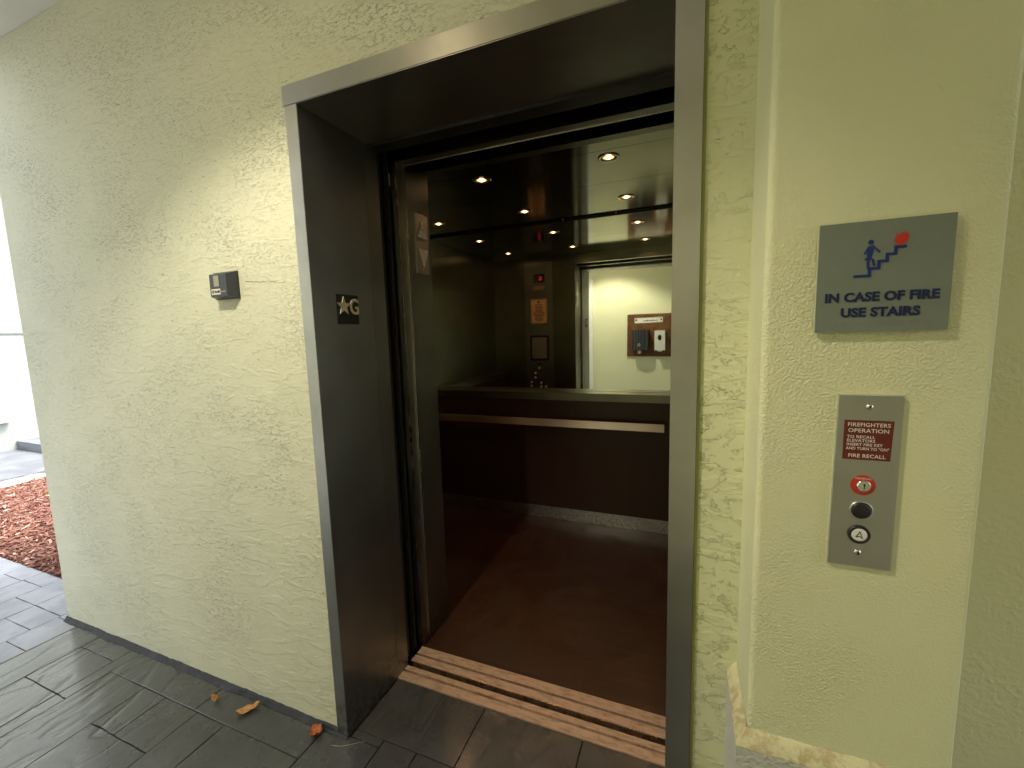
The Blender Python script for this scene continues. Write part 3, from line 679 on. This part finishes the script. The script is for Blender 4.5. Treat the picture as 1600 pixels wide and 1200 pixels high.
# ------------------------------------------------------------------ outdoors, beyond the wall end
structure(box('mulch_bed', -6.74, -2.6, .206, 6.0, -.11, -.012, 'mulch_soil'))
verts, faces = [], []
R_ = random.Random(11)
def chip(x, y, z, L, W, T, yaw, pitch, roll):
    m_ = Matrix.Translation((x, y, z)) @ Matrix.Rotation(yaw, 4, 'Z') @ Matrix.Rotation(pitch, 4, 'Y') @ Matrix.Rotation(roll, 4, 'X')
    k = len(verts)
    for a in (-1, 1):
        t = R_.uniform(.45, 1.)
        for b_ in (-1, 1):
            for c_ in (-1, 1): verts.append(tuple(m_ @ Vector((a * L / 2 * R_.uniform(.8, 1), b_ * W / 2 * t, c_ * T / 2))))
    for f in ((0, 1, 3, 2), (4, 6, 7, 5), (0, 4, 5, 1), (2, 3, 7, 6), (0, 2, 6, 4), (1, 5, 7, 3)): faces.append(tuple(k + i for i in f))
n_ = 0
while n_ < 15000:
    x = R_.uniform(-6.73, -3.05); y = R_.uniform(.215, 2.3)
    if y > .25 + (-x - 2.5) * .45: continue
    n_ += 1
    chip(x, y, R_.uniform(-.012, .012), R_.uniform(.025, .075), R_.uniform(.006, .018), R_.uniform(.002, .006), R_.uniform(0, math.pi), R_.gauss(0, .28), R_.gauss(0, .5))
me = bpy.data.meshes.new('mulch_chips'); me.from_pydata(verts, [], faces)
m, nt, b = nmat('bark_chip'); base(b, (.3, .1, .05), .75)
gi = N(nt, 'ShaderNodeNewGeometry'); cr = N(nt, 'ShaderNodeValToRGB'); nt.links.new(gi.outputs['Random Per Island'], cr.inputs[0])
els = cr.color_ramp.elements; els[0].position = 0; els[0].color = (.085, .032, .022, 1); els[1].position = 1; els[1].color = (.62, .42, .33, 1)
for p_, c_ in ((.3, (.18, .066, .042, 1)), (.6, (.26, .11, .075, 1)), (.9, (.28, .14, .10, 1))):
    e = els.new(p_); e.color = c_
nt.links.new(cr.outputs[0], b.inputs['Base Color']); me.materials.append(m)
mc = bpy.data.objects.new('bark_chips', me); C.objects.link(mc); mc['kind'] = 'stuff'; mc['label'] = 'red-brown bark mulch chips filling the bed beyond the wall'; mc['category'] = 'mulch'
structure(box('walkway', -8.64, -6.742, -4, 9.0, -.11, .035, 'concrete', None, .01))
def rock(name, x, y, z, sx, sy, sz, mat, seed, label, cat):
    bm = bmesh.new(); bmesh.ops.create_icosphere(bm, subdivisions=3, radius=1)
    for v_ in bm.verts:
        k = 1 + .22 * mnoise.noise(v_.co * 1.7 + Vector((seed, 0, 0))) + .08 * mnoise.noise(v_.co * 5 + Vector((seed, 3, 0)))
        v_.co = Vector((v_.co.x * sx * k + x, v_.co.y * sy * k + y, v_.co.z * sz * k + z))
    return tag(obj(name, bm, mat, None, shade=True), label, cat)
rock('edging_stone', -6.60, .93, .0, .13, .30, .05, 'tanrock', 3, 'long tan edging stone nearest the path, between mulch and walkway', 'stone')
rock('edging_stone', -6.62, 1.18, .0, .10, .14, .045, 'tanrock', 8, 'smaller tan edging stone behind the long one, beside the walkway', 'stone')
ob = thing('neighbouring_building', 'bright pale-green building wall across the mulch bed, beyond the walkway', 'building', (-8.9, 2, 0))
box('wall', -8.95, -8.65, -6, 12, -.1, 7, 'outwall', ob)
box('upper_band', -8.65, -8.63, -6, 12, 1.635, 7, 'outwall', ob, .004)
bm = prism([(1.0, .52), (3.4, 1.92), (3.4, 0.01), (1.0, .01)], lambda u, v, w: (-8.649 + w, u, v), 0, .06); obj('stair_stringer', bm, 'outwall', ob, .006)
box('ledge', -8.5885, -8.50, 1.0, 1.70, .43, .455, 'outwall', ob, .003)
stp = thing('entry_step', 'low dark grey concrete step against the pale building wall', 'step', (-8.2, 2.3, .03))
box('step_body', -8.585, -7.2, 1.735, 2.9, .036, .150, 'concrete', stp, .012)

# ------------------------------------------------------------------ litter on the paving
def leaf(name, cx, cy, L, W, yaw, mat, curl, fold, label, seed, cup=0.):
    bm = bmesh.new(); n, k = 14, 8; grid = []
    R = random.Random(seed)
    for i in range(n + 1):
        t = i / n; wd = W * (math.sin(math.pi * min(1, max(0, t)) ** .8) ** .7 + .03) / 2 * (1 + .12 * math.sin(t * 19 + seed)); row = []
        for j in range(k + 1):
            s = (j / k - .5) * 2
            x = (t - .5) * L; y = s * wd + .12 * L * math.sin(t * 3 + seed) * .4
            z = .003 + abs(s) * fold * W + curl * L * (t - .45) ** 2 + .003 * math.sin(t * 14 + s * 4 + seed) + .003 + cup * s * s * W
            row.append((x, y, z))
        grid.append(row)
    ca, sa = math.cos(yaw), math.sin(yaw)
    V0 = [[bm.verts.new((cx + x * ca - y * sa, cy + x * sa + y * ca, max(.0015, z))) for x, y, z in row] for row in grid]
    V1 = [[bm.verts.new((cx + x * ca - y * sa, cy + x * sa + y * ca, max(.0015, z) + .0008)) for x, y, z in row] for row in grid]
    for V in (V0, V1):
        for i in range(n):
            for j in range(k): bm.faces.new((V[i][j], V[i + 1][j], V[i + 1][j + 1], V[i][j + 1]))
    for i in range(n):
        for j in (0, k): bm.faces.new((V0[i][j], V0[i + 1][j], V1[i + 1][j], V1[i][j]))
    o = obj(name, bm, mat, None, shade=True)
    return tag(o, label, 'leaf')
leaf('dry_leaf', -1.716, -.070, .036, .028, .6, 'leaf_tan', 3.0, .25, 'smallest tan crumpled leaf, leftmost of the three along the skirting', 1)
leaf('dry_leaf', -1.552, -.056, .080, .034, .85, 'leaf_tan', .3, .22, 'largest tan folded leaf lying near the wall skirting', 4)
leaf('dry_leaf', -1.222, -.036, .044, .044, .3, 'leaf_orange', .25, .03, 'round orange-brown cupped leaf nearest the door frame', 2, .25)
tag(obj('dry_twig', tube([(-1.135, -.053, .004), (-1.10, -.046, .004), (-1.07, -.026, .004), (-1.03, .001, .004)], .0012, 6, .0006), 'twig', None, shade=True), 'thin pale straw lying on the paving at the door frame corner', 'twig')
# grit and dust specks on the paving and the cab floor
vg, fg = [], []
R_ = random.Random(21)
def speck(x, y, z, r):
    k = len(vg); vg.extend([(x + r * R_.uniform(.5, 1) * math.cos(a), y + r * R_.uniform(.5, 1) * math.sin(a), z) for a in (0, 2.1, 4.2)] + [(x, y, z + r * .8)])
    fg.extend([(k, k + 1, k + 3), (k + 1, k + 2, k + 3), (k + 2, k, k + 3), (k, k + 2, k + 1)])
for i in range(900):
    x = R_.uniform(-2.9, .02); t = R_.random() ** 2.2; speck(x, -.018 - t * .5, .0012, R_.uniform(.0005, .0016))
for i in range(120): speck(R_.uniform(-1.09, -.04), R_.uniform(.02, .27), .0012, R_.uniform(.0005, .0014))
for i in range(70): speck(R_.uniform(-1.8, -.05), R_.uniform(.72, 1.95), .0004, R_.uniform(.0006, .0020))
me = bpy.data.meshes.new('grit'); me.from_pydata(vg, [], fg); me.materials.append(M['twig'])
gr_ = bpy.data.objects.new('grit', me); C.objects.link(gr_); gr_['kind'] = 'stuff'; gr_['label'] = 'pale grit and dust specks scattered on the paving and cab floor'; gr_['category'] = 'grit'
o = leaf('yellow_leaf', -5.55, .95, .16, .05, .9, 'leaf_yellow', .2, .15, 'narrow yellow leaf lying on the bark mulch', 5); o.location.z += .02
